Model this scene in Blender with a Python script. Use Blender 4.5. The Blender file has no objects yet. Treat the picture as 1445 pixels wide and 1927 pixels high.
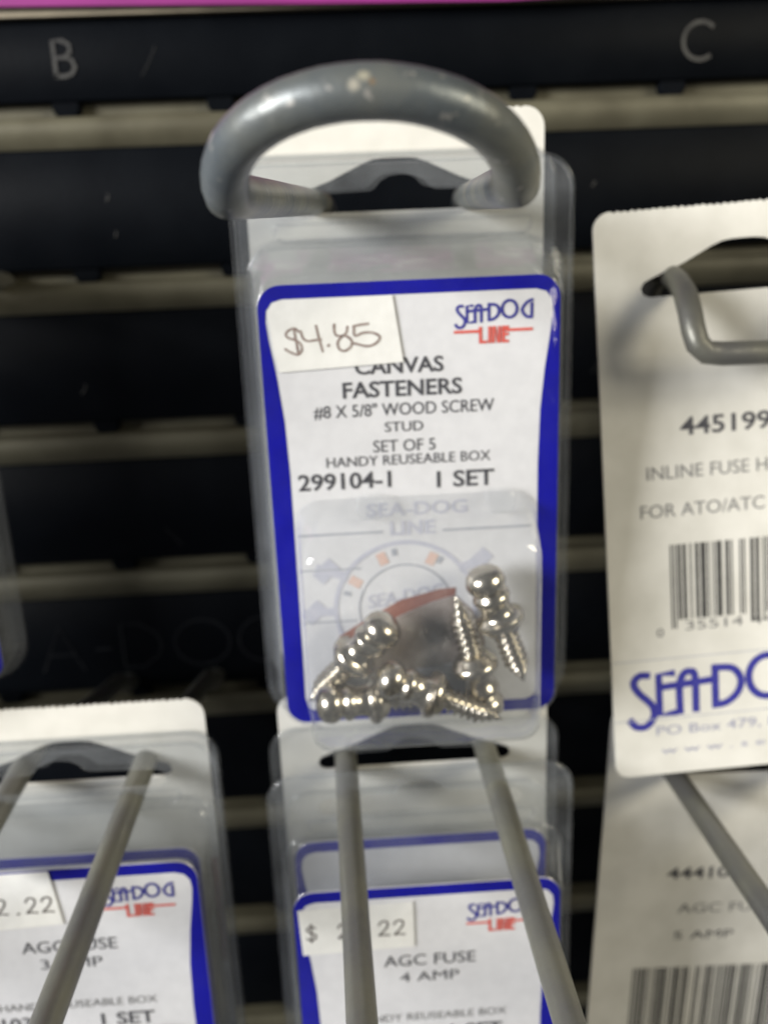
import bpy, bmesh, math, random
from mathutils import Vector, Matrix
from mathutils.geometry import tessellate_polygon

scene = bpy.context.scene
COL = scene.collection
MM = 0.001
rad = math.radians

# ------------------------------------------------------------------ camera
YAW, PITCH, ROLL = rad(2.2), rad(17.4), rad(2.3)
F = Vector((math.sin(YAW) * math.cos(PITCH), math.cos(YAW) * math.cos(PITCH), -math.sin(PITCH)))
R0 = Vector((math.cos(YAW), -math.sin(YAW), 0.0))
U0 = R0.cross(F)
RI = R0 * math.cos(ROLL) - U0 * math.sin(ROLL)
UP = U0 * math.cos(ROLL) + R0 * math.sin(ROLL)
cd = bpy.data.cameras.new('camera')
cam = bpy.data.objects.new('camera', cd)
COL.objects.link(cam)
m = Matrix.Identity(4)
for i in range(3):
    m[i][0], m[i][1], m[i][2] = RI[i], UP[i], -F[i]
cam.matrix_world = m
cd.sensor_width = 36.0
cd.lens = 36.0 * 1800 / 1927
cd.clip_start = 0.005
cd.clip_end = 20
cd.dof.use_dof = True
cd.dof.focus_distance = 0.113
cd.dof.aperture_fstop = 20
scene.camera = cam

# ------------------------------------------------------------------ world and lamps
w = bpy.data.worlds.new('World')
scene.world = w
w.use_nodes = True
bg = w.node_tree.nodes['Background']
bg.inputs[0].default_value = (0.95, 0.97, 1.0, 1)
bg.inputs[1].default_value = 0.115


def lamp(name, loc, target, sx, sy, power, color):
    d = bpy.data.lights.new(name, 'AREA')
    d.shape = 'RECTANGLE'
    d.size, d.size_y = sx, sy
    d.energy = power
    d.color = color
    o = bpy.data.objects.new(name, d)
    COL.objects.link(o)
    o.location = loc
    v = Vector(target) - Vector(loc)
    o.rotation_euler = v.to_track_quat('-Z', 'Y').to_euler()
    return o


lamp('store_lamp_white', (-1.15, -0.55, 0.34), (0.0, 0.16, -0.05), 0.52, 0.45, 39.0, (1.0, 0.985, 0.965))
lamp('store_lamp_warm', (0.85, -0.45, 0.34), (0.02, 0.16, -0.05), 0.46, 0.40, 9.0, (1.0, 0.91, 0.70))

scene.view_settings.view_transform = 'Standard'
scene.view_settings.look = 'None'
scene.view_settings.gamma = 1
scene.view_settings.exposure = 0.0
scene.view_settings.use_curve_mapping = False
cy = scene.cycles
cy.max_bounces = 14
cy.transparent_max_bounces = 40
cy.glossy_bounces = 5
cy.diffuse_bounces = 4
cy.use_denoising = True
cy.caustics_reflective = False
cy.sample_clamp_indirect = 4.0


# ------------------------------------------------------------------ materials
def new_mat(name):
    mt = bpy.data.materials.new(name)
    mt.use_nodes = True
    nt = mt.node_tree
    b = nt.nodes['Principled BSDF']
    return mt, nt, b


def N(nt, typ, **kw):
    n = nt.nodes.new(typ)
    for k, v in kw.items():
        setattr(n, k, v)
    return n


def noise_mix(nt, scale, c0, c1, lo=0.35, hi=0.65, detail=4, coord='Object', stretch=None):
    tc = N(nt, 'ShaderNodeTexCoord')
    src = tc.outputs[coord]
    if stretch:
        mp = N(nt, 'ShaderNodeMapping')
        mp.inputs['Scale'].default_value = stretch
        nt.links.new(src, mp.inputs[0])
        src = mp.outputs[0]
    nz = N(nt, 'ShaderNodeTexNoise')
    nz.inputs['Scale'].default_value = scale
    nz.inputs['Detail'].default_value = detail
    nt.links.new(src, nz.inputs['Vector'])
    rp = N(nt, 'ShaderNodeValToRGB')
    rp.color_ramp.elements[0].position = lo
    rp.color_ramp.elements[1].position = hi
    rp.color_ramp.elements[0].color = (*c0, 1)
    rp.color_ramp.elements[1].color = (*c1, 1)
    nt.links.new(nz.outputs['Fac'], rp.inputs['Fac'])
    return rp.outputs['Color'], nz


def bump(nt, b, scale, strength, dist=0.0002, detail=3):
    tc = N(nt, 'ShaderNodeTexCoord')
    nz = N(nt, 'ShaderNodeTexNoise')
    nz.inputs['Scale'].default_value = scale
    nz.inputs['Detail'].default_value = detail
    nt.links.new(tc.outputs['Object'], nz.inputs['Vector'])
    bp = N(nt, 'ShaderNodeBump')
    bp.inputs['Strength'].default_value = strength
    bp.inputs['Distance'].default_value = dist
    nt.links.new(nz.outputs['Fac'], bp.inputs['Height'])
    nt.links.new(bp.outputs['Normal'], b.inputs['Normal'])


def plain(name, c0, c1=None, scale=400, rough=0.6, metal=0.0, spec=0.5, bmp=0.0, bscale=2000, lo=.35, hi=.65):
    mt, nt, b = new_mat(name)
    if c1 is None:
        c1 = tuple(v * 0.9 for v in c0)
    col, _ = noise_mix(nt, scale, c0, c1, lo, hi)
    nt.links.new(col, b.inputs['Base Color'])
    b.inputs['Roughness'].default_value = rough
    b.inputs['Metallic'].default_value = metal
    b.inputs['Specular IOR Level'].default_value = spec
    if bmp:
        bump(nt, b, bscale, bmp)
    return mt


M = {}
M['black'] = plain('black moulded plastic', (0.0022, 0.0029, 0.0043), (0.0036, 0.0045, 0.0062), 60, 0.5, 0, 0.035, 0.25, 900)
M['black_raised'] = plain('worn raised black plastic', (0.028, 0.028, 0.029), (0.05, 0.05, 0.048), 300, 0.5, 0, 0.4)
M['black_faint'] = plain('raised black plastic', (0.012, 0.013, 0.016), (0.019, 0.020, 0.023), 300, 0.35, 0, 0.4)
M['channel'] = plain('dull olive channel strip', (0.122, 0.115, 0.080), (0.072, 0.066, 0.044), 55, 0.5, 0.2, 0.4, 0.2, 1500)
M['beige'] = plain('beige edge strip', (0.30, 0.26, 0.19), (0.22, 0.19, 0.14), 120, 0.6)
M['magenta'] = plain('magenta printed card', (0.25, 0.016, 0.19), (0.21, 0.014, 0.16), 50, 0.55)
M['paper'] = plain('white label paper', (0.73, 0.73, 0.755), (0.69, 0.69, 0.715), 500, 0.55, 0, 0.4, 0.1, 3000)
M['header'] = plain('white board', (0.70, 0.69, 0.645), (0.65, 0.64, 0.595), 200, 0.55, 0, 0.4, 0.1, 3000)
M['cream'] = plain('cream card board', (0.70, 0.692, 0.652), (0.63, 0.622, 0.58), 150, 0.5, 0, 0.45, 0.1, 3000)
M['sticker'] = plain('matt sticker paper', (0.87, 0.865, 0.835), (0.81, 0.805, 0.775), 350, 0.7, 0, 0.3, 0.25, 1200)
M['blue'] = plain('blue print', (0.002, 0.002, 0.31), (0.002, 0.002, 0.27), 300, 0.5, 0, 0.12)
M['ink'] = plain('dark grey ink', (0.055, 0.055, 0.065), (0.085, 0.085, 0.095), 900, 0.6, 0, 0.3)
M['ink_soft'] = plain('soft grey ink', (0.16, 0.16, 0.165), (0.21, 0.21, 0.21), 900, 0.6, 0, 0.3)
M['ink_bar'] = plain('barcode ink', (0.06, 0.06, 0.06), (0.10, 0.10, 0.095), 500, 0.6, 0, 0.3)
M['navy'] = plain('navy print', (0.035, 0.035, 0.26), (0.05, 0.05, 0.30), 600, 0.5, 0, 0.3)
M['red'] = plain('coral red print', (0.66, 0.10, 0.08), (0.70, 0.15, 0.12), 600, 0.5, 0, 0.3)
M['faint_blue'] = plain('pale blue print', (0.52, 0.53, 0.62), (0.58, 0.58, 0.66), 700, 0.5, 0, 0.3)
M['soft_blue'] = plain('soft blue grey print', (0.27, 0.28, 0.40), (0.33, 0.34, 0.45), 700, 0.5, 0, 0.3)
M['faint_line'] = plain('thin grey print', (0.38, 0.40, 0.46), (0.45, 0.46, 0.5), 700, 0.5, 0, 0.3)
M['orange'] = plain('pale orange print', (0.72, 0.50, 0.43), (0.72, 0.56, 0.50), 700, 0.5, 0, 0.3)
M['rust'] = plain('red brown print', (0.27, 0.10, 0.075), (0.36, 0.17, 0.13), 400, 0.5, 0, 0.3)
M['greyprint'] = plain('grey brown print', (0.27, 0.215, 0.185), (0.42, 0.37, 0.335), 250, 0.5, 0, 0.3)
M['pencil'] = plain('brown pen ink', (0.22, 0.15, 0.13), (0.36, 0.29, 0.26), 900, 0.7, 0, 0.3)
M['pen'] = plain('dark pen ink', (0.08, 0.065, 0.06), (0.16, 0.14, 0.13), 900, 0.7, 0, 0.3)


def nickel():
    mt, nt, b = new_mat('nickel plated brass')
    col, _ = noise_mix(nt, 350, (0.60, 0.56, 0.48), (0.46, 0.42, 0.35))
    nt.links.new(col, b.inputs['Base Color'])
    b.inputs['Metallic'].default_value = 1.0
    b.inputs['Roughness'].default_value = 0.23
    bump(nt, b, 500, 0.15)
    return mt


M['nickel'] = nickel()


def wire_mat(name, tint, chips, speck_lo=0.66, warm=1.9):
    """Dull zinc wire: drifting grey-brown tint, streaks, dents, and on the big hook one rust dot and a pale chip."""
    mt, nt, b = new_mat(name)
    col, _ = noise_mix(nt, 90, tint, (tint[0] * warm, tint[1] * (warm * 0.6 + 0.51), tint[2] * (warm * 0.3 + 0.7)), 0.38, 0.66)
    speck, _ = noise_mix(nt, 900, (0.0, 0.0, 0.0), (1, 1, 1), speck_lo, speck_lo + 0.08, 2)
    mx = N(nt, 'ShaderNodeMixRGB')
    nt.links.new(speck, mx.inputs[0])
    nt.links.new(col, mx.inputs[1])
    mx.inputs[2].default_value = (0.34, 0.33, 0.31, 1)
    out = mx.outputs[0]
    for (pos, r, c) in chips:
        tc = N(nt, 'ShaderNodeTexCoord')
        wob = N(nt, 'ShaderNodeTexNoise')
        wob.inputs['Scale'].default_value = 900
        nt.links.new(tc.outputs['Object'], wob.inputs['Vector'])
        d = N(nt, 'ShaderNodeVectorMath', operation='DISTANCE')
        nt.links.new(tc.outputs['Object'], d.inputs[0])
        d.inputs[1].default_value = Vector(pos) * MM
        ad = N(nt, 'ShaderNodeMath', operation='MULTIPLY_ADD')
        nt.links.new(wob.outputs['Fac'], ad.inputs[0])
        ad.inputs[1].default_value = r * MM * 0.9
        nt.links.new(d.outputs['Value'], ad.inputs[2])
        mr = N(nt, 'ShaderNodeMapRange')
        mr.inputs['From Min'].default_value = r * MM * 1.6
        mr.inputs['From Max'].default_value = r * MM * 1.1
        nt.links.new(ad.outputs[0], mr.inputs['Value'])
        m2 = N(nt, 'ShaderNodeMixRGB')
        nt.links.new(mr.outputs[0], m2.inputs[0])
        nt.links.new(out, m2.inputs[1])
        m2.inputs[2].default_value = (*c, 1)
        out = m2.outputs[0]
    nt.links.new(out, b.inputs['Base Color'])
    b.inputs['Metallic'].default_value = 0.35
    b.inputs['Roughness'].default_value = 0.40
    bump(nt, b, 420, 0.5, 0.0003, 5)
    return mt


def clear_plastic(name, haze, gloss):
    """Thin vacuum formed sheet: see-through, a little scuffed, shinier towards grazing angles."""
    mt, nt, b = new_mat(name)
    nt.nodes.remove(b)
    out = nt.nodes['Material Output']
    tr = N(nt, 'ShaderNodeBsdfTransparent')
    tr.inputs[0].default_value = (0.965, 0.97, 0.975, 1)
    df = N(nt, 'ShaderNodeBsdfDiffuse')
    df.inputs[0].default_value = (0.72, 0.76, 0.80, 1)
    gl = N(nt, 'ShaderNodeBsdfGlossy')
    gl.inputs['Roughness'].default_value = 0.09
    gl.inputs[0].default_value = (1, 1, 1, 1)
    lw = N(nt, 'ShaderNodeLayerWeight')
    lw.inputs[0].default_value = 0.5
    pw = N(nt, 'ShaderNodeMath', operation='POWER')
    nt.links.new(lw.outputs['Facing'], pw.inputs[0])
    pw.inputs[1].default_value = 3.2
    hz = N(nt, 'ShaderNodeMath', operation='MULTIPLY_ADD')
    nt.links.new(pw.outputs[0], hz.inputs[0])
    hz.inputs[1].default_value = 0.16
    sm, _ = noise_mix(nt, 120, (haze * 0.6,) * 3, (haze * 1.5,) * 3, 0.35, 0.7)
    nt.links.new(sm, hz.inputs[2])
    gf = N(nt, 'ShaderNodeMath', operation='MULTIPLY_ADD')
    nt.links.new(pw.outputs[0], gf.inputs[0])
    gf.inputs[1].default_value = 0.55
    gf.inputs[2].default_value = gloss
    m1 = N(nt, 'ShaderNodeMixShader')
    nt.links.new(hz.outputs[0], m1.inputs[0])
    nt.links.new(tr.outputs[0], m1.inputs[1])
    nt.links.new(df.outputs[0], m1.inputs[2])
    m2 = N(nt, 'ShaderNodeMixShader')
    nt.links.new(gf.outputs[0], m2.inputs[0])
    nt.links.new(m1.outputs[0], m2.inputs[1])
    nt.links.new(gl.outputs[0], m2.inputs[2])
    nt.links.new(m2.outputs[0], out.inputs['Surface'])
    tc = N(nt, 'ShaderNodeTexCoord')
    nz = N(nt, 'ShaderNodeTexNoise')
    nz.inputs['Scale'].default_value = 160
    nt.links.new(tc.outputs['Object'], nz.inputs['Vector'])
    bp = N(nt, 'ShaderNodeBump')
    bp.inputs['Strength'].default_value = 0.45
    bp.inputs['Distance'].default_value = 0.0009
    nt.links.new(nz.outputs['Fac'], bp.inputs['Height'])
    nt.links.new(bp.outputs['Normal'], gl.inputs['Normal'])
    return mt


M['clear'] = clear_plastic('clear blister plastic', 0.009, 0.022)
M['clear_tab'] = clear_plastic('clear scuffed hang tab plastic', 0.034, 0.04)
M['clear_box'] = clear_plastic('clear compartment plastic', 0.05, 0.05)


# ------------------------------------------------------------------ object helpers (all shapes in millimetres)
def link_mesh(name, verts, faces, mats, parent=None, fmat=None, smooth=False, auto=None):
    me = bpy.data.meshes.new(name)
    me.from_pydata([Vector(v) * MM for v in verts], [], faces)
    for k in (mats if isinstance(mats, (list, tuple)) else [mats]):
        me.materials.append(M[k] if isinstance(k, str) else k)
    if fmat:
        me.polygons.foreach_set('material_index', fmat)
    bm = bmesh.new()
    bm.from_mesh(me)
    bmesh.ops.recalc_face_normals(bm, faces=bm.faces)
    if auto is not None:
        for e in bm.edges:
            if len(e.link_faces) == 2 and e.calc_face_angle(0) > rad(auto):
                e.smooth = False
    bm.to_mesh(me)
    bm.free()
    if smooth or auto is not None:
        me.polygons.foreach_set('use_smooth', [True] * len(me.polygons))
    me.update()
    o = bpy.data.objects.new(name, me)
    COL.objects.link(o)
    if parent is not None:
        o.parent = parent
    return o


def thing(name, label, cat, loc=(0, 0, 0), rot=(0, 0, 0), group=None):
    o = bpy.data.objects.new(name, None)
    o.empty_display_size = 0.01
    COL.objects.link(o)
    o.location = Vector(loc) * MM
    o.rotation_euler = rot
    tag(o, label, cat, group)
    return o


def tag(o, label, cat, group=None):
    o['label'] = label
    o['category'] = cat
    if group:
        o['group'] = group


class Ink:
    """Collects flat printed shapes (x, z in mm) lying on a sheet at depth y; each shape sits a hair above the last."""

    def __init__(self, y):
        self.v, self.f, self.m, self.mats, self.y = [], [], [], [], y

    def mi(self, mat):
        if mat not in self.mats:
            self.mats.append(mat)
        return self.mats.index(mat)

    def poly(self, loops, mat, lift=0.0):
        tris = tessellate_polygon([[Vector((p[0], p[1], 0)) for p in lp] for lp in loops])
        base = len(self.v)
        for lp in loops:
            for p in lp:
                self.v.append((p[0], self.y - lift, p[1]))
        k = self.mi(mat)
        for t in tris:
            self.f.append(tuple(base + i for i in t))
            self.m.append(k)

    def rect(self, x0, x1, z0, z1, mat, lift=0.0, shear=0.0):
        self.poly([[(x0, z0), (x1, z0 + shear), (x1, z1 + shear), (x0, z1)]], mat, lift)

    def stroke(self, pts, wd, mat, lift=0.0, smooth=True, closed=False):
        p = spline(pts, 6, closed) if smooth and len(pts) > 2 else [Vector((q[0], q[1])) for q in pts]
        n = len(p)
        k = self.mi(mat)
        base = len(self.v)
        for i in range(n):
            a = p[(i - 1) % n] if (closed or i > 0) else p[i]
            c = p[(i + 1) % n] if (closed or i < n - 1) else p[i]
            d = c - a
            if d.length < 1e-9:
                d = Vector((1, 0))
            d.normalize()
            nn = Vector((-d.y, d.x)) * wd / 2
            q = p[i].copy()
            if not closed and i == 0:
                q -= d * wd * 0.35
            if not closed and i == n - 1:
                q += d * wd * 0.35
            self.v.append((q.x + nn.x, self.y - lift, q.y + nn.y))
            self.v.append((q.x - nn.x, self.y - lift, q.y - nn.y))
        for i in range(n if closed else n - 1):
            a, c = base + 2 * i, base + 2 * ((i + 1) % n)
            self.f.append((a, a + 1, c + 1, c))
            self.m.append(k)

    def text(self, s, x0, x1, z, h, mat, bold=0.0, lift=0.0, shear=0.0):
        """Letters s fitted between x0 and x1 on the baseline z with capital height h."""
        cu = bpy.data.curves.new('t', 'FONT')
        cu.body = s
        cu.offset = bold
        cu.resolution_u = 3
        cu.fill_mode = 'FRONT'
        ob = bpy.data.objects.new('t', cu)
        COL.objects.link(ob)
        bpy.context.view_layer.update()
        me = bpy.data.meshes.new_from_object(ob.evaluated_get(bpy.context.evaluated_depsgraph_get()))
        xs = [q.co.x for q in me.vertices]
        lo, hi = min(xs), max(xs)
        cap = 0.729
        sx = (x1 - x0) / (hi - lo) if x1 is not None else h / cap
        base = len(self.v)
        k = self.mi(mat)
        for q in me.vertices:
            x = x0 + (q.co.x - lo) * sx
            self.v.append((x, self.y - lift, z + q.co.y * h / cap + shear * (x - x0)))
        for pl in me.polygons:
            self.f.append(tuple(base + i for i in pl.vertices))
            self.m.append(k)
        bpy.data.objects.remove(ob)
        bpy.data.curves.remove(cu)
        bpy.data.meshes.remove(me)

    def build(self, name, parent):
        me = bpy.data.meshes.new(name)
        me.from_pydata([Vector(q) * MM for q in self.v], [], self.f)
        for k in self.mats:
            me.materials.append(M[k])
        me.polygons.foreach_set('material_index', self.m)
        me.update()
        o = bpy.data.objects.new(name, me)
        COL.objects.link(o)
        o.parent = parent
        return o


def spline(pts, seg=6, closed=False):
    P = [Vector(p) for p in pts]
    n = len(P)
    out = []
    rng = range(n) if closed else range(n - 1)
    for i in rng:
        p0 = P[(i - 1) % n] if (closed or i > 0) else P[0] * 2 - P[1]
        p1, p2 = P[i], P[(i + 1) % n]
        p3 = P[(i + 2) % n] if (closed or i + 2 < n) else P[-1] * 2 - P[-2]
        for s in range(seg):
            t = s / seg
            out.append(0.5 * ((2 * p1) + (p2 - p0) * t + (2 * p0 - 5 * p1 + 4 * p2 - p3) * t * t + (3 * p1 - p0 - 3 * p2 + p3) * t ** 3))
    if not closed:
        out.append(P[-1])
    return out


def rrect(x0, x1, z0, z1, r, n=6):
    rs = r if isinstance(r, (list, tuple)) else (r,) * 4            # corners: bottom right, top right, top left, bottom left
    out = []
    for (cx, cz, a0, q) in ((x1, z0, -90, 0), (x1, z1, 0, 1), (x0, z1, 90, 2), (x0, z0, 180, 3)):
        rr = rs[q]
        ox = cx - rr if q in (0, 1) else cx + rr
        oz = cz + rr if q in (0, 3) else cz - rr
        for i in range(n + 1):
            a = rad(a0 + 90 * i / n)
            out.append((ox + rr * math.cos(a), oz + rr * math.sin(a)))
    return out


def slab(name, loops, y_front, thick, mat, parent, auto=40):
    """A flat sheet with real thickness from an outline and its holes."""
    tris = tessellate_polygon([[Vector((p[0], p[1], 0)) for p in lp] for lp in loops])
    flat = [p for lp in loops for p in lp]
    n = len(flat)
    v = [(p[0], y_front, p[1]) for p in flat] + [(p[0], y_front + thick, p[1]) for p in flat]
    f = [tuple(t) for t in tris] + [tuple(n + i for i in reversed(t)) for t in tris]
    b = 0
    for lp in loops:
        k = len(lp)
        for i in range(k):
            a, c = b + i, b + (i + 1) % k
            f.append((a, c, n + c, n + a))
        b += k
    return link_mesh(name, v, f, mat, parent, auto=auto)


def shell_faces(loops):
    """Open shell through (outline, depth) loops of equal count, the last one closed by a face."""
    v, f = [], []
    n = len(loops[0][0])
    for lp, y in loops:
        v += [(p[0], y, p[1]) for p in lp]
    for k in range(len(loops) - 1):
        for i in range(n):
            j = (i + 1) % n
            f.append((k * n + i, k * n + j, (k + 1) * n + j, (k + 1) * n + i))
    f.append(tuple((len(loops) - 1) * n + i for i in range(n)))
    return v, f


def tube(name, pts, r, mat, parent=None, seg=22, cap=True, wobble=0.0, seed=1):
    P = [Vector(p) for p in pts]
    rnd = random.Random(seed)
    v, f = [], []
    t0 = (P[1] - P[0]).normalized()
    ref = Vector((0, 0, 1)) if abs(t0.z) < 0.9 else Vector((1, 0, 0))
    nrm = (ref - t0 * ref.dot(t0)).normalized()
    for i, p in enumerate(P):
        t = (P[min(i + 1, len(P) - 1)] - P[max(i - 1, 0)]).normalized()
        nrm = (nrm - t * nrm.dot(t)).normalized()
        bn = t.cross(nrm)
        k = r * (1 + wobble * (rnd.random() - 0.5))
        for s in range(seg):
            a = 2 * math.pi * s / seg
            v.append(p + (nrm * math.cos(a) + bn * math.sin(a)) * k)
    for i in range(len(P) - 1):
        for s in range(seg):
            q = (s + 1) % seg
            f.append((i * seg + s, i * seg + q, (i + 1) * seg + q, (i + 1) * seg + s))
    if cap:
        f.append(tuple(range(seg)))
        f.append(tuple((len(P) - 1) * seg + s for s in range(seg)))
    return link_mesh(name, v, f, mat, parent, auto=50)


# ------------------------------------------------------------------ the display wall
wall = thing('slotted_display_wall', 'black slotted plastic display wall with raised letters and dull olive channel strips', 'display wall', (0, 235, 0))
GROOVES = [26.2 - 36.45 * k for k in range(-1, 10)]
X0, X1 = -420, 420


def prism_x(name, prof, x0, x1, mat, parent, auto=35):
    n = len(prof)
    v = [(x0, p[0], p[1]) for p in prof] + [(x1, p[0], p[1]) for p in prof]
    f = [(i, (i + 1) % n, n + (i + 1) % n, n + i) for i in range(n)]
    f += [tuple(range(n)), tuple(range(2 * n - 1, n - 1, -1))]
    return link_mesh(name, v, f, mat, parent, auto=auto)


PEG = 34.55
for gi, zg in enumerate(GROOVES[1:], 0):
    # the face above this groove: from the lip of the groove above (zg + 36.45 - 9.8) down to zg
    ztop = zg + 36.45 - 9.9 if gi > 0 else 43.0
    prof = [(0.5, ztop), (0.0, ztop - 0.5), (0.0, zg + 0.5), (0.5, zg), (10, zg), (10, ztop)]
    s = prism_x('slat', prof, X0, X1, 'black', wall)
    # moulded tabs that hang from the lower edge of the slat into the groove
    v, f = [], []
    for k in range(-11, 12):
        xc = -59.0 + 0.25 + PEG * k
        lp = rrect(xc - 3.1, xc + 3.1, zg - 3.4, zg + 0.4, (2.2, 0.1, 0.1, 2.2), 5)
        vv, ff = shell_faces([(lp, 4.0), (lp, 1.2), ([(xc + (p[0] - xc) * .88, zg + (p[1] - zg) * .9) for p in lp], 0.7)])
        b = len(v)
        v += vv
        f += [tuple(b + i for i in q) for q in ff]
    link_mesh('hanging_tab', v, f, 'black', s, auto=40)
    # the channel strip: recess floor and rounded lip
    c = [(10, zg - 0.02), (3.6, zg - 0.02), (3.6, zg - 3.0), (0.6, zg - 3.0), (-0.9, zg - 3.3), (-1.7, zg - 4.3), (-1.9, zg - 5.6),
         (-1.7, zg - 6.9), (-1.0, zg - 8.2), (-0.3, zg - 9.3), (0.2, zg - 9.85), (10, zg - 9.85)]
    prism_x('channel_strip', c, X0, X1, 'channel', wall, 30)

mk = Ink(-0.25)
mk.stroke([(-59.7, 31.5), (-59.7, 38.6), (-57.6, 38.6), (-56.2, 37.8), (-56.1, 36.4), (-57.2, 35.4), (-55.9, 34.6), (-55.4, 33.2), (-56.2, 31.9), (-57.8, 31.4), (-59.7, 31.5)],
          0.85, 'black_raised', smooth=False)
mk.stroke([(-59.7, 35.2), (-57.1, 35.2)], 0.75, 'black_raised', 0.02, smooth=False)
mk.stroke([(84.9 + 3.9 * math.cos(rad(a)), 34.3 + 3.9 * math.sin(rad(a))) for a in range(48, 316, 16)], 0.85, 'black_raised', 0.01)
mk.build('letter', wall)
mk = Ink(-0.2)
zc = -107.2
mk.stroke([(-83.0, zc - 6.2), (-77.6, zc + 6.4), (-72.2, zc - 6.2)], 0.5, 'black_faint', smooth=False)
mk.stroke([(-80.6, zc - 1.6), (-74.6, zc - 1.6)], 0.5, 'black_faint', 0.02, smooth=False)
mk.stroke([(-68.6, zc - 0.4), (-64.6, zc - 0.4)], 0.6, 'black_faint', smooth=False)
mk.stroke([(-61.5, zc - 6.2), (-61.5, zc + 6.4), (-56.5, zc + 6.2), (-52.2, zc + 3), (-51.3, zc), (-52.2, zc - 3.2), (-56.5, zc - 6.1), (-61.5, zc - 6.2)], 0.5, 'black_faint', smooth=False)
mk.stroke([(-40.5 + 7.2 * math.cos(rad(a)), zc + 6.4 * math.sin(rad(a))) for a in range(0, 360, 15)], 0.5, 'black_faint', closed=True)
mk.stroke([(-23.6 + 7.2 * math.cos(rad(a)), zc + 6.4 * math.sin(rad(a))) for a in range(40, 345, 15)], 0.5, 'black_faint')
mk.build('raised_word', wall)
# scuffs on the black faces
sc = Ink(-0.12)
rnd = random.Random(4)
for (x, z, dx, dz, wd) in ((-41, 31, 3.6, 6, .1), (-52, 5, .4, 1.2, .3), (-51, -3, .3, 1, .3),
                           (-63.4, -39.5, 1.2, 2.2, .35), (62, -40, 2, 3, .15), (61, 4, .6, 1, .3), (-47, -75, 4, -5, .1)):
    sc.stroke([(x, z), (x + dx * .5 + .2, z + dz * .5), (x + dx, z + dz)], wd, 'black_raised')
sc.build('scuff', wall)

edge = link_mesh('beige_edge_strip', *(lambda q: q)(([(x, y, z) for x in (X0, X1) for (y, z) in ((232.5, 43.1), (232.5, 45.4), (240, 45.4), (240, 43.1))],
                 [(0, 1, 2, 3), (7, 6, 5, 4), (0, 4, 5, 1), (1, 5, 6, 2), (2, 6, 7, 3), (3, 7, 4, 0)])), 'beige')
tag(edge, 'narrow beige strip along the top edge of the black wall', 'edge strip')
sg = link_mesh('magenta_sign', [(x, y, z) for y in (230.4, 231.0) for (x, z) in ((-160, 46.3), (-60, 44.7), (0, 43.5), (40, 42.9), (68, 43.6), (68, 110), (-160, 110))],
               [tuple(range(7)), tuple(range(13, 6, -1))] + [(i, (i + 1) % 7, 7 + (i + 1) % 7, 7 + i) for i in range(7)], 'magenta')
tag(sg, 'bright magenta card sign across the very top of the wall', 'sign')


# ------------------------------------------------------------------ hooks
def hook_path(spacing, y_back, y_bend, lift_deg, drop, dx=0.0):
    """Double wire: from the wall along -y, a half circle end tilted up, and back.  Local frame, y forward negative."""
    r = spacing / 2
    ca, sa = math.cos(rad(lift_deg)), math.sin(rad(lift_deg))
    rear = [(1, y_back + 3, drop), (1, y_back - 3, drop), (0.96, y_back - 6, drop * 0.96), (0.8, y_back - 10, drop * 0.8), (0.25, 24, drop * 0.25), (0.06, 19, drop * 0.06), (0, 14, 0)]
    left = [(-r + dx * q, y, z) for q, y, z in rear]
    right = [(r + dx * q, y, z) for q, y, z in rear]
    st = [(-r, 12 - (12 - y_bend) * i / 14, 0) for i in range(15)]
    arc = []
    for i in range(1, 28):
        a = math.pi * i / 28
        e = r * 0.98 * math.sin(a)
        arc.append((-r * math.cos(a), y_bend - e * ca, e * sa))
    return left + st + arc + [(-p[0], p[1], p[2]) for p in reversed(st)] + right[::-1]


def hook(label, origin, yaw, pitch, spacing, y_front, mat, lift=30, seed=1, drop=-14.0, r=2.15, dx=0.0):
    h = hook_path(spacing, (235 - origin[1]) / math.cos(yaw), (y_front - origin[1]) / math.cos(yaw), lift, drop, dx)
    o = tube('wire_hook', h, r, mat, None, wobble=0.018, seed=seed)
    o.location = Vector(origin) * MM
    o.rotation_euler = (pitch, 0, yaw)
    tag(o, label, 'hook', 'wire hooks on the display wall')
    return o


M['wire_big'] = wire_mat('dull zinc wire with wear', (0.105, 0.122, 0.134), [((-0.5, -94.0, 7.3), 0.6, (0.40, 0.38, 0.32)), ((1.0, -93.9, 7.5), 0.4, (0.36, 0.19, 0.05)), ((0.3, -93.6, 8.0), 0.5, (0.40, 0.38, 0.30))])
M['wire'] = wire_mat('dull grey wire', (0.125, 0.125, 0.119), [], 0.78, 1.3)
hook('thick grey wire hook ending in an upturned loop above the canvas fastener pack', (10.0, 172, 2.0), rad(-4.6), 0, 26.2, 91.5, M['wire_big'], 33, 3, -14.0)
hook('straight double wire hook holding the 4 amp fuse pack', (10.5, 161, -100.0), rad(1.2), rad(2.0), 27.0, 86, M['wire'], 30, 5, -21.0)
hook('slanting double wire hook holding the 3 amp fuse pack', (-52.4, 161, -97.6), rad(-2.5), rad(3.0), 23.0, 86, M['wire'], 30, 6, -23.5)
hook('grey wire hook running diagonally across the cream 5 amp fuse card', (77.2, 172, -113.2), rad(1.2), rad(-2.0), 26.0, 86, M['wire'], 30, 7, -8.0, dx=13.0)
hook('wire hook behind the pack that is cut off at the far left', (-91.5, 182, 3.0), rad(0), 0, 26.0, 100, M['wire'], 30, 8, -15.0)


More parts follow.
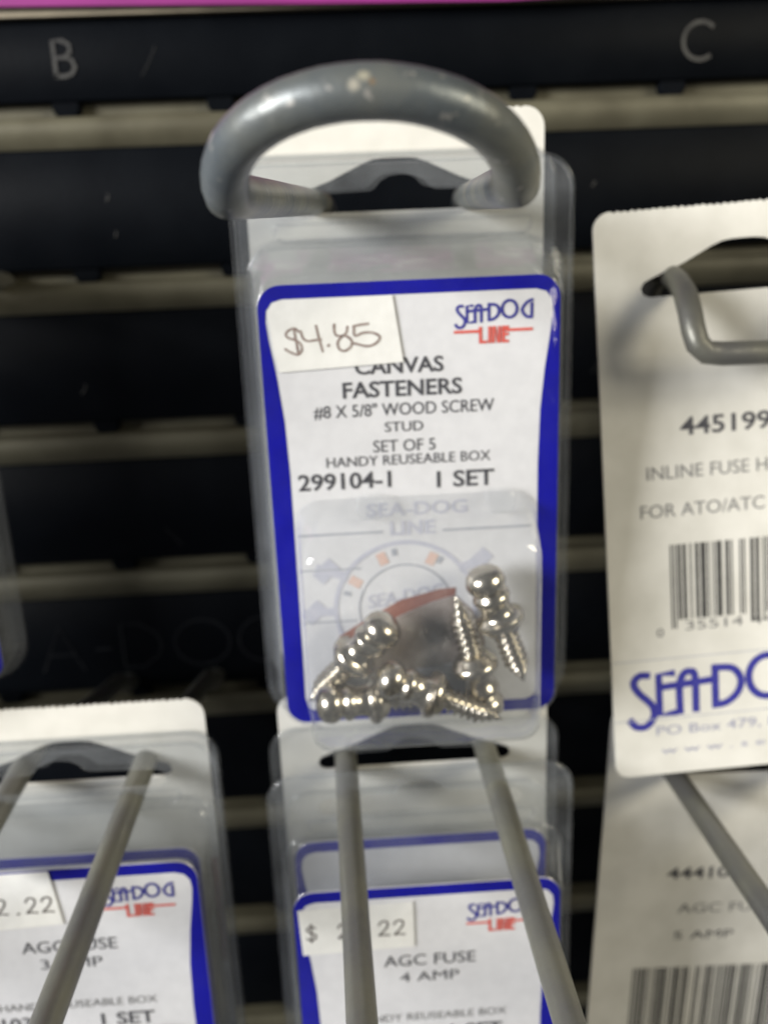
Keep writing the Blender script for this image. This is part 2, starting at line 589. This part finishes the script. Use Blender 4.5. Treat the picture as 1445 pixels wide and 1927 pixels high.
# ------------------------------------------------------------------ printing
def logo(ink, x0, wdt, zt, mats=('navy', 'red'), heavy=1.0, line=True, lift=0.0):
    """Stroke drawn word SEA-DOG with the small red LINE below; x0 left, wdt width, zt top."""
    k = wdt / 1060.0
    P = lambda pts: [(x0 + (a - 460) * k, zt - (b - 1120) * k) for a, b in pts]
    wd = 40 * k * heavy
    n = [lift]

    def S(pts, smooth=True, closed=False):
        ink.stroke(P(pts), wd, mats[0], n[0], smooth, closed)
        n[0] += 0.004

    S([(575, 1178), (530, 1178), (500, 1215), (525, 1270), (590, 1340), (603, 1400), (565, 1455), (510, 1458), (478, 1422)])
    S([(705, 1178), (632, 1180), (632, 1400), (712, 1394)], False)
    S([(632, 1250), (912, 1232)], False)
    S([(740, 1395), (740, 1250), (762, 1188), (795, 1176), (822, 1205), (824, 1390)])
    S([(928, 1165), (928, 1378)], False)
    S([(928, 1372), (985, 1364), (1040, 1322), (1064, 1262), (1050, 1210), (1010, 1176), (928, 1168)])
    S([(1205 + 100 * math.cos(rad(a)), 1238 + 112 * math.sin(rad(a))) for a in range(0, 360, 20)], True, True)
    S([(1512, 1130), (1440, 1160), (1380, 1240), (1390, 1300), (1440, 1350), (1502, 1358)])
    S([(1502, 1358), (1506, 1180)], False)
    if line:
        zl = zt - 398 * k
        ink.rect(x0 - 8 * k, x0 + 330 * k, zl - 20 * k, zl + 20 * k, mats[1], n[0])
        ink.rect(x0 + 690 * k, x0 + 1060 * k, zl - 18 * k, zl + 22 * k, mats[1], n[0])
        zb, zu, t = zl - 165 * k, zl + 60 * k, 38 * k
        for (a, b) in ((330, 372), (455, 492), (505, 542), (590, 624), (640, 680)):
            ink.rect(x0 + a * k, x0 + b * k, zb, zu, mats[1], n[0])
        ink.rect(x0 + 372 * k, x0 + 440 * k, zb, zb + t, mats[1], n[0])
        ink.poly([[(x0 + 542 * k, zu), (x0 + 560 * k, zu), (x0 + 590 * k, zb), (x0 + 572 * k, zb)]], mats[1], n[0])
        for q in (zb, (zb + zu) / 2 - t / 2, zu - t):
            ink.rect(x0 + 680 * k, x0 + 735 * k, q, q + t, mats[1], n[0])


def slot_outline(hw=18.5, z0=0.0, hump=8.6, k=1.0):
    """Butterfly hang hole: flat foot, rounded wing ends, roof rising to a rounded crown."""
    half = [(hw - 1.4, z0), (hw - 0.3, z0 + 0.6), (hw, z0 + 1.6), (hw - 0.5, z0 + 2.6), (hw - 2.0, z0 + 3.3), (hw * 0.6, z0 + 3.3 + (hump - 3.3) * 0.36),
            (hw * 0.3, z0 + hump * 0.90), (hw * 0.2, z0 + hump * 0.975), (hw * 0.1, z0 + hump * 0.998), (0, z0 + hump)]
    return [(-p[0], p[1]) for p in half[:-1]][::1] + [(0, z0 + hump)] + [p for p in reversed(half[:-1])]


def serrated(x0, x1, z, pitch=1.25, amp=0.34, seed=2):
    rn = random.Random(seed)
    n = int((x1 - x0) / pitch)
    out = []
    for i in range(n):
        a = x0 + (x1 - x0) * i / n
        out += [(a, z + rn.uniform(-.06, .06)), (a + pitch * 0.5, z - amp * rn.uniform(.6, 1.2))]
    out.append((x1, z))
    return out


def card_outline(hw, z0, z1, r_top=3.4, r_bot=2.5, teeth=True, seed=2):
    """Card with rounded corners and a torn saw-tooth top edge (right to left along the top)."""
    lp = rrect(-hw, hw, z0, z1, (r_bot, r_top, r_top, r_bot), 6)
    if teeth:
        top = list(reversed(serrated(-hw + r_top, hw - r_top, z1, seed=seed)))
        return lp[:14] + top[1:-1] + lp[14:]
    return lp


def frame_loops():
    outer = rrect(-23.6, 23.6, -85.2, -9.6, (3.5, 3.6, 3.6, 3.5), 7)
    right = [(20.4, -80.5), (20.3, -60), (20.3, -40), (20.6, -31), (21.3, -24), (22.2, -18), (22.5, -15.2)]
    rc = [(22.3, -13.4), (21.4, -12.2), (19.8, -11.75)]
    inner = right + rc
    inner = [(18.6, -83.0), (19.9, -82.4)] + inner
    inner = inner + [(-p[0], p[1]) for p in reversed(inner)]
    return outer, inner


# ------------------------------------------------------------------ blister packs
FRONT = 21.0        # the label of the front pack stands this far in front of the white header behind it


def blister_pack(label, origin, rot, front, printing, sticker, hw_shift=0.0, compartment=True, drop=0.0, group='blister packs on the hooks', seed=1):
    """origin: foot of the hang hole.  front=True: clear tab and printed insert; False: a white header card shows above."""
    t = thing('blister_pack', label, 'blister pack', origin, rot, group)
    # plastic: flange, sloping dome, face; y = 0 at the flange, dome stands 9.4 forward
    fl = rrect(-27.3, 27.3, -88.6, 8.2 if front else 9.4, (7, 5, 5, 7), 7)
    th = [(17.2, 0.0), (18.2, 0.6), (18.5, 1.7), (17.9, 2.8), (16.8, 3.3), (9.0, 3.6), (5.2, 3.7), (4.4, 4.1), (3.4, 5.2), (2.0, 5.9), (0.0, 6.1)]
    tabhole = [(-p[0], p[1]) for p in th[:-1]] + [th[-1]] + list(reversed(th[:-1]))
    slab('flange', [fl, tabhole], -0.15, 0.3, 'clear_tab', t)
    loops = []
    for (y, hw, zt, zb, r) in ((-0.3, 25.6, -4.3, -87.2, 5.2), (-0.9, 25.2, -4.8, -86.9, 5.0), (-4.5, 24.7, -6.6, -86.5, 4.8), (-8.0, 24.3, -8.3, -86.1, 4.5),
                               (-9.0, 24.0, -8.8, -85.8, 4.2), (-9.4, 23.4, -9.3, -85.2, 3.8)):
        loops.append((rrect(-hw, hw, zb, zt, r, 7), y))
    v, f = shell_faces(loops)
    link_mesh('blister', v, f, 'clear', t, auto=38)
    tube('rim', [(p[0], 0, p[1]) for p in fl + fl[:2]], 0.42, 'clear', t, 8, False)
    tube('dome_edge', [(p[0], -0.4, p[1]) for p in loops[0][0] + loops[0][0][:2]], 0.38, 'clear', t, 8, False)
    if front:
        em = rrect(-20.5, 20.5, -3.6, -0.9, (1.6, 0.6, 0.6, 1.6), 5)
        tube('pressed_ridge', [(p[0], -0.3, p[1]) for p in em + em[:2]], 0.3, 'clear', t, 8, False)
    if not front:
        co = card_outline(25.6, -84.0, 16.0, seed=seed)
        bc = slab('header_card', [co, slot_outline(18.5, 0.0, 8.6)], 0.6, 0.45, 'header', t)
        k = Ink(0.45)
        k.rect(24.0, 25.3, -44, -19, 'rust')
        k.build('red_print', bc)
    # the printed insert just behind the face of the dome
    outer, inner = [[(p[0], p[1] - drop) for p in lp] for lp in frame_loops()]
    ins = slab('label_insert', [outer], -8.7, 0.3, 'paper', t)
    ink = Ink(-8.76)
    ink.poly([outer, inner], 'blue')
    ink.build('blue_border', ins)
    if printing:
        ink = Ink(-8.78)
        printing(ink)
        ink.build('lettering', ins)
    if sticker:
        sticker(t)
    if compartment:
        cl = []
        for (y, e, dz, r) in ((-9.0, 0.0, 0.0, 4.2), (-9.8, -0.35, 1.0, 4.0), (-15.0, -0.75, 3.4, 3.6), (-18.6, -1.1, 5.2, 3.2), (-19.3, -1.6, 6.0, 2.8), (-19.6, -2.3, 6.7, 2.2)):
            hw = 20.0 + e
            cl.append((rrect(-hw, hw + 0.2, -86.6 + (-e) * 1.1, -44.2 - dz, r, 7), y))
        v, f = shell_faces(cl)
        link_mesh('compartment', v, f, 'clear_box', t, auto=38)
        v, f = [], []
        for xc in (-7.4, 13.9):
            b = len(v)
            lp = [(rrect(xc - 2.6 * q, xc + 2.6 * q, -46.5 - 1.0 * q, -45.5 + 2.0 * q, 1.4 * q, 5), -9.5 - dy) for q, dy in ((1, 0), (.96, 1.0), (.85, 1.8), (.6, 2.2))]
            vv, ff = shell_faces(lp)
            v += vv
            f += [tuple(b + i for i in q) for q in ff]
        link_mesh('snap_nub', v, f, 'clear', t, auto=38)
    return t


def price(quad, depth, writing):
    def make(t):
        s = slab('price_sticker', [quad], -9.05, 0.12, 'sticker', t)
        k = Ink(-9.1)
        writing(k)
        k.build('handwriting', s)
    return make


CX = 11.1


def print_fasteners(k):
    T = lambda s, x0, x1, z, h, mat='ink', bold=0.0: k.text(s, x0 - CX, x1 - CX, z, h, mat, bold)
    T('CANVAS', 2.1, 16.2, -23.9, 2.5, 'ink', 0.022)
    T('FASTENERS', 0.0, 19.1, -27.6, 2.6, 'ink', 0.022)
    T('#8 X 5/8" WOOD SCREW', -4.8, 24.2, -30.7, 2.1, 'ink', 0.004)
    T('STUD', 6.5, 12.7, -33.4, 1.7, 'ink', 0.004)
    T('SET OF 5', 4.5, 14.6, -36.7, 2.05, 'ink', 0.004)
    T('HANDY REUSEABLE BOX', -3.2, 23.6, -38.9, 1.75, 'ink', 0.002)
    T('299104-1', -8.0, 7.2, -42.6, 2.8, 'ink', 0.02)
    T('1 SET', 14.7, 24.2, -43.1, 2.8, 'ink', 0.02)
    logo(k, 18.0 - CX, 12.4, -13.3)
    # the faint emblem behind the compartment: name, ship's wheel ring, marks
    T('SEA-DOG', 2.9, 19.7, -47.6, 2.3, 'faint_blue', 0.02)
    T('LINE', 6.8, 14.3, -51.0, 2.4, 'faint_blue', 0.03)
    k.rect(-8.6 - CX, 5.5 - CX, -50.6, -50.2, 'faint_line')
    k.rect(15.5 - CX, 30.4 - CX, -50.8, -50.4, 'faint_line')
    cx, cz = 8.9 - CX, -64.3
    ring = lambda r: [(cx + r * math.cos(rad(a)), cz + r * math.sin(rad(a))) for a in range(0, 360, 12)]
    k.stroke(ring(11.9), 0.75, 'faint_blue', 0.01, True, True)
    k.stroke(ring(7.9), 0.28, 'faint_line', 0.012, True, True)
    for a in (35, 62, 112, 148, 180, 0):
        d = Vector((math.cos(rad(a)), math.sin(rad(a))))
        if a in (148, 35, 180, 0):
            k.stroke([(cx + d.x * 12, cz + d.y * 12), (cx + d.x * 17, cz + d.y * 15)], 1.5, 'faint_blue', 0.014, False)
            k.stroke([(cx + d.x * 15.6 - .8, cz + d.y * 14 - .8), (cx + d.x * 15.6 + .8, cz + d.y * 14 + .8)], 2.6, 'faint_blue', 0.016, False)
        if a in (62, 112, 148):
            k.stroke([(cx + d.x * 9.3, cz + d.y * 9.3), (cx + d.x * 10.4, cz + d.y * 10.4)], 1.6, 'orange', 0.018, False)
    for a in (54, 99, 162):
        d = Vector((math.cos(rad(a)), math.sin(rad(a))))
        k.stroke([(cx + d.x * 10, cz + d.y * 10), (cx + d.x * 10.7, cz + d.y * 10.7)], 0.8, 'faint_line', 0.018, False)
    k.text('SEA-DOG', cx - 6.3, cx + 6.3, cz + 0.2, 2.6, 'faint_blue', 0.01, 0.015, 0.12)
    k.rect(-8.8 - CX, 1.5 - CX, -56.8, -56.5, 'faint_line', 0.02)
    k.rect(-8.8 - CX, 0.4 - CX, -66.3, -66.0, 'faint_line', 0.02)
    # the printed red-brown band and grey field low on the insert
    k.poly([[(-3.2 - CX, -72.5), (-2.8 - CX, -69.0), (2 - CX, -66.0), (8 - CX, -62.8), (14.6 - CX, -61.2), (17.5 - CX, -61.0), (17.4 - CX, -62.4), (13 - CX, -63.6),
             (8 - CX, -65.6), (3 - CX, -68.3), (-0.5 - CX, -71.0), (-1.5 - CX, -73.0)]], 'rust', 0.022)
    k.poly([[(-1.4 - CX, -73.2), (-0.4 - CX, -71.1), (3.1 - CX, -68.4), (8.1 - CX, -65.7), (13.1 - CX, -63.7), (17.4 - CX, -62.5), (20.5 - CX, -65.5),
             (22.5 - CX, -71.5), (22.0 - CX, -74.5), (10 - CX, -76.0), (2 - CX, -76.5)]], 'greyprint', 0.022)


def write_485(k):
    Q = lambda pts: [((440 + a / 4.25 - 535) / 12.1 - 8.5 - CX, -16.05 - (500 + b / 4.25 - 610) / 12.25) for a, b in pts]
    wd, m = 0.36, 'pencil'
    for i, (pts, sm) in enumerate((
            ([(515, 505), (485, 478), (445, 485), (412, 515), (425, 548), (475, 568), (522, 600), (532, 650), (500, 688), (448, 672), (398, 640)], True),
            ([(478, 488), (490, 580), (503, 690)], True),
            ([(530, 500), (545, 555), (580, 582), (640, 578), (690, 575)], True),
            ([(655, 462), (672, 560), (698, 672)], True),
            ([(742, 628), (752, 622)], False),
            ([(800, 458), (798, 505), (812, 545), (862, 552), (895, 525), (905, 480)], True),
            ([(862, 552), (822, 600), (830, 655), (872, 675), (920, 648), (935, 598), (900, 560), (862, 552)], True),
            ([(1072, 464), (1010, 470), (952, 480)], True),
            ([(955, 478), (962, 555), (1030, 535), (1110, 540), (1162, 575), (1130, 622), (1060, 645), (955, 618)], True))):
        k.stroke(Q(pts), wd, m, 0.004 * i, sm)


def digit2(x, z, h):
    return [(x, z + h * .72), (x + h * .15, z + h * .95), (x + h * .42, z + h * .95), (x + h * .5, z + h * .7), (x + h * .3, z + h * .35), (x, z + h * .04), (x + h * .25, z + h * .06), (x + h * .58, z + h * .02)]


def write_222(x, z, h, at2=1.75, dot=3.3):
    def w_(k):
        q = 0
        k.stroke([(x + h * .5, z + h * .8), (x + h * .25, z + h * .92), (x + h * .02, z + h * .75), (x + h * .2, z + h * .52), (x + h * .5, z + h * .35), (x + h * .45, z + h * .1), (x + h * .2, z), (x, z + h * .15)], .34, 'pen')
        k.stroke([(x + h * .27, z + h * 1.08), (x + h * .25, z - h * .14)], .3, 'pen', .004)
        for i, dx in enumerate((h * at2, h * 4.0, h * 4.85)):
            k.stroke(digit2(x + dx, z, h), .34, 'pen', .008 + .004 * i)
        k.stroke([(x + h * dot, z), (x + h * (dot + .08), z + .1)], .4, 'pen', .02, False)
    return w_


def print_fuse(amp, number, x_off=0.0):
    def w_(k):
        k.text('AGC FUSE', -8.2, 8.4, -26.6, 2.5, 'ink', 0.004)
        k.text(amp, -5.4, 5.4, -30.2, 2.2, 'ink')
        k.text('HANDY REUSEABLE BOX', -14.0, 14.0, -39.0, 1.7, 'ink_soft', 0.0)
        k.text(number, -19.0, -3.8, -43.2, 2.8, 'ink', 0.02)
        k.text('1 SET', 3.6, 13.2, -43.4, 2.8, 'ink', 0.02)
        logo(k, 6.9, 12.4, -13.6)
    return w_


# main pack: a clear-tabbed pack in front of one whose white header card shows behind it
sq = [(-22.2, -13.6), (-21.2, -12.3), (-19.6, -11.9), (-2.7, -11.8), (-1.3, -22.2), (-20.9, -23.0), (-21.5, -20.0)]
blister_pack('white topped blister pack hanging right behind the canvas fastener pack', (10.8, 172, 0.2), (0, 0, 0), False, None, None, drop=2.6, seed=11)
main = blister_pack('blue bordered blister pack of canvas fasteners under the big loop, priced $4.85', (CX, 160, -0.5), (0, 0, 0), True, print_fasteners, price(sq, 0, write_485), seed=12)

# 4 amp fuse pack below it, and the white headed pack behind
lq = [(-22.9, -13.0), (-2.6, -12.6), (-2.6, -22.2), (-22.5, -22.6)]
blister_pack('white headed blister pack behind the 4 amp fuse pack', (10.2, 161, -101.9), (0, 0, 0), False, None, None, compartment=False, seed=13)
blister_pack('blue bordered blister pack of 4 amp fuses, $2.22 sticker, below the canvas fasteners', (10.3, 149, -103.4), (0, 0, 0), True, print_fuse('4 AMP', '441043-1'), price(lq, 0, write_222(-21.6, -19.4, 3.2)), seed=14)

# 3 amp fuse pack at the lower left
blister_pack('white headed blister pack behind the 3 amp fuse pack', (-54.6, 161, -101.2), (0, 0, 0), False, None, None, compartment=False, seed=15)
blister_pack('blue bordered blister pack of 3 amp fuses at lower left, $2.22 sticker', (-52.9, 149, -95.2), (0, 0, 0), True, print_fuse('3 AMP', '441033-1'), price([(-22.9, -9.9), (-1.4, -9.7), (-0.2, -20.6), (-22.5, -21.6)], 0, write_222(-18.8, -17.9, 3.2, 2.4, 3.5)), seed=16)

# the pack cut off by the left border
blister_pack('blue bordered blister pack cut off at the far left, only its right edge in view', (-91.6, 170, 3.6), (0, 0, rad(14)), True, None, None, seed=17)


# ------------------------------------------------------------------ studs in the main compartment
def stud(label, cap, d, roll=0.0, scale=1.0):
    prof = [(0.0, 0.0), (1.1, 0.1), (2.0, 0.5), (2.6, 1.15), (2.9, 2.0), (2.95, 2.8), (2.7, 3.5), (2.3, 4.0), (2.2, 4.25), (2.4, 4.6), (2.75, 5.0), (2.8, 5.5), (2.45, 6.2), (2.25, 7.0), (2.3, 8.0), (2.6, 8.7),
            (3.1, 8.95), (3.5, 9.15), (3.6, 9.5), (3.55, 10.2), (3.2, 10.6), (2.9, 10.75), (2.6, 11.6), (2.1, 11.9)]
    prof = [(a * 1.13, b * 1.04) for a, b in prof]
    seg = 28
    t = thing('snap_stud', label, 'stud', cap, (0, 0, 0), 'loose nickel snap studs in the compartment')
    t.rotation_mode = 'QUATERNION'
    t.rotation_quaternion = Vector(d).normalized().to_track_quat('Z', 'Y')

    def lathe(name, pr, mat, fx=None):
        v, f = [], []
        for (r, z) in pr:
            for s in range(seg):
                a = 2 * math.pi * s / seg
                v.append((r * math.cos(a), r * math.sin(a), z))
        for i in range(len(pr) - 1):
            for s in range(seg):
                q = (s + 1) % seg
                f.append((i * seg + s, i * seg + q, (i + 1) * seg + q, (i + 1) * seg + s))
        f.append(tuple((len(pr) - 1) * seg + s for s in range(seg)))
        return link_mesh(name, v, f, mat, t, auto=45)
    lathe('stud_head', prof, 'nickel')
    # the threaded shank: a helix ridge running to a gimlet point
    v, f = [], []
    n = 96
    z0, z1 = 12.2, 23.5
    turns = 9.0
    for i in range(n + 1):
        z = z0 + (z1 - z0) * i / n
        taper = 1.0 if z < 19.0 else max(0.04, (z1 - z) / (z1 - 19.0))
        for s in range(seg):
            a = 2 * math.pi * s / seg
            ph = ((turns * (z - z0) / (z1 - z0)) - s / seg) % 1.0
            ridge = max(0.0, 1 - abs(ph - 0.5) / 0.26)
            r = (1.6 + 0.62 * ridge) * taper
            v.append((r * math.cos(a), r * math.sin(a), z))
    for i in range(n):
        for s in range(seg):
            q = (s + 1) % seg
            f.append((i * seg + s, i * seg + q, (i + 1) * seg + q, (i + 1) * seg + s))
    f.append(tuple(n * seg + s for s in range(seg)))
    link_mesh('threaded_shank', v, f, 'nickel', t, smooth=True)
    return t


stud('nickel stud standing upright at the right, head up', (20.8, 144.6, -55.8), (0.33, 0.09, -0.94))
stud('nickel stud leaning with its head up towards the middle', (6.0, 143.6, -63.6), (-0.62, 0.26, -0.73))
stud('nickel stud lying flat in the bottom left corner', (-7.2, 144.3, -78.6), (0.975, 0.17, -0.06))
stud('nickel stud lying across the middle, resting on the flat one', (3.2, 143.2, -73.0), (0.88, 0.02, -0.42))
stud('nickel stud upside down with its threaded point up', (22.4, 147.0, -84.2), (-0.23, 0.01, 0.97))


# ------------------------------------------------------------------ cream cards on the right
def barcode(k, x0, wdt, z0, z1, seed, digits, dz=1.6):
    rn = random.Random(seed)
    pat = [1, 1, 1, 1, 2, 1, 2, 2, 1, 2, 2, 1, 3, 1, 1, 2, 1, 1, 3, 2, 2, 1, 1, 4, 1, 1, 1, 3, 2, 1, 2, 2, 1, 1, 1, 1, 1, 1, 2, 1, 3, 2, 1, 1, 3, 1, 2, 2, 1, 2, 1, 1, 4, 1, 2, 1, 1, 1, 1]
    u = wdt / sum(pat)
    x = x0
    for i, p in enumerate(pat):
        if i % 2 == 0:
            lo = z0 - 1.7 if (i < 4 or i > len(pat) - 5 or 27 < i < 33) else z0
            k.rect(x + .02, x + p * u * 1.04, lo, z1, 'ink_bar')
        x += p * u
    k.text(digits[0], x0 - 2.9, x0 - 1.6, z0 - dz - 1.5, 1.8, 'ink_soft')
    k.text(digits[1], x0 + 2.6, x0 + 13.6, z0 - dz - 0.6, 1.9, 'ink_soft')
    k.text(digits[2], x0 + 15.2, x0 + 26.2, z0 - dz - 0.6, 1.9, 'ink_soft')


def cream_card(label, origin, rot, z0, z1, printing, hw=26.6, seed=1):
    t = thing('hang_card', label, 'card pack', origin, rot, 'cream hang cards')
    c = slab('card', [card_outline(hw, z0, z1, 3.2, 2.6, True, seed), slot_outline(18.5, 0.0, 9.0)], 0.0, 0.55, 'cream', t)
    k = Ink(-0.06)
    printing(k)
    k.build('lettering', c)
    # the plain bag that carries the goods behind the card
    lp = rrect(-hw + 3, hw - 3, z0 + 6, z0 + 66, 6, 6)
    v, f = shell_faces([([(a * 0.98, b) for a, b in lp], 0.7), (lp, 2.0), (lp, 4.5), ([(a * 0.9, z0 + 36 + (b - z0 - 36) * .92) for a, b in lp], 7.5)])
    link_mesh('goods_pouch', v, f, 'clear', t, auto=40)
    return t


def print_inline(k):
    k.text('445199', -12.2, 4.6, -25.0, 3.3, 'ink', 0.02)
    k.text('INLINE FUSE HOLDER', -18.6, 15.4, -32.9, 2.6, 'ink_soft')
    k.text('FOR ATO/ATC FUSE', -20.0, 12.0, -40.0, 2.6, 'ink_soft')
    barcode(k, -14.8, 31.0, -60.0, -45.4, 3, ('0', '35514', '44519'))
    k.rect(-26.3, 26.3, -67.6, -67.4, 'faint_line')
    logo(k, -24.0, 39.0, -68.4, ('navy', 'red'), 0.95, False)
    k.rect(-26.3, 26.3, -79.6, -79.4, 'faint_line', 0.05)
    k.text('PO Box 479, Everett', -18.4, 15.0, -82.9, 2.0, 'soft_blue')
    k.text('w w w . s e a - d o g', -17.6, 19.0, -86.8, 1.5, 'soft_blue')


def print_fivamp(k):
    k.text('444105', -11.0, 5.4, -26.4, 3.0, 'ink', 0.02)
    k.text('AGC FUSE', -7.8, 13.6, -35.6, 2.6, 'ink_soft')
    k.text('5 AMP', -8.0, 5.6, -42.8, 2.3, 'ink')
    barcode(k, -16.4, 34.0, -74.0, -50.6, 5, ('0', '35514', '44410'))


cream_card('cream hang card for an inline fuse holder, its wire hook in the slot', (72.2, 171, -15.6), (rad(-7.0), rad(-2.3), 0), -91, 15.2, print_inline, seed=21)
cream_card('cream hang card for 5 amp fuses, behind the foot of the fuse holder card', (77.0, 172, -115.4), (rad(1.0), rad(2.0), 0), -95, 16, print_fivamp, hw=26.0, seed=22)

def print_plain(k):
    for (z, a) in ((-26, 9), (-34, 16), (-42, 14)):
        k.rect(-a, a, z, z + 0.5, 'faint_line')


cream_card('added shade-casting cream card, upper row beyond the left border', (-141, 172, 0.2), (0, 0, 0), -95, 16, print_plain, seed=23)  # unseen card, added to keep the white lamp off the lower channel strips
cream_card('added shade-casting cream card, lower row beyond the left border', (-120, 161, -101.5), (0, 0, 0), -95, 16, print_plain, seed=25)  # out-of-view blocker, added to darken the wall between the lower packs
hook('added wire hook for the lower shade card beyond the left border', (-120, 161, -99.6), 0, 0, 26.0, 100, M['wire'], 30, 11, -21.0)  # unseen hook, added only to carry that shade card
cream_card('added shade-casting cream card, lower row beyond the right border', (145, 172, -115.4), (0, 0, 0), -95, 16, print_plain, seed=26)  # added out of view so the warm lamp misses the lower right gap
hook('added wire hook for the lower shade card beyond the right border', (145, 172, -113.5), 0, 0, 26.0, 100, M['wire'], 30, 12, -8.0)  # added along with its shade card, never in view
cream_card('added shade-casting cream card, upper row beyond the right border', (144, 172, 0.2), (0, 0, 0), -95, 16, print_plain, seed=24)  # unseen, added to shade the upper right gap from the warm lamp
hook('added wire hook for the upper shade card beyond the right border', (144, 172, 2.0), 0, 0, 26.0, 100, M['wire'], 30, 10)  # support for the upper right shade card, added out of view
hook('added wire hook for the upper shade card beyond the left border', (-141, 172, 2.0), 0, 0, 26.0, 100, M['wire'], 30, 10)  # carries the upper left shade card, also added unseen

# squared hook in the slot of the upper card: two wires bend down in front of the card into a cross bar
pth = [(67, 237, -48.5), (67, 229, -48.5), (67, 224, -47), (66.5, 218, -42), (61, 190, -19), (59.8, 184, -14.6), (59.6, 179, -12.8), (59.6, 174, -12.6), (59.6, 169, -13.6), (59.5, 165, -15.4), (59.4, 162, -18.2),
       (59.4, 160, -21.0), (59.9, 159, -23.2), (61.4, 158.6, -24.6), (64, 158.5, -24.9)]
mir = [(147.5 - p[0], p[1], p[2]) for p in reversed(pth)]
o = tube('wire_hook', pth + [(72, 158.5, -25.0), (76, 158.5, -25.0)] + mir, 2.05, M['wire'], None, wobble=0.015, seed=9)
tag(o, 'grey wire hook with a squared cross bar in the fuse holder card slot', 'hook', 'wire hooks on the display wall')
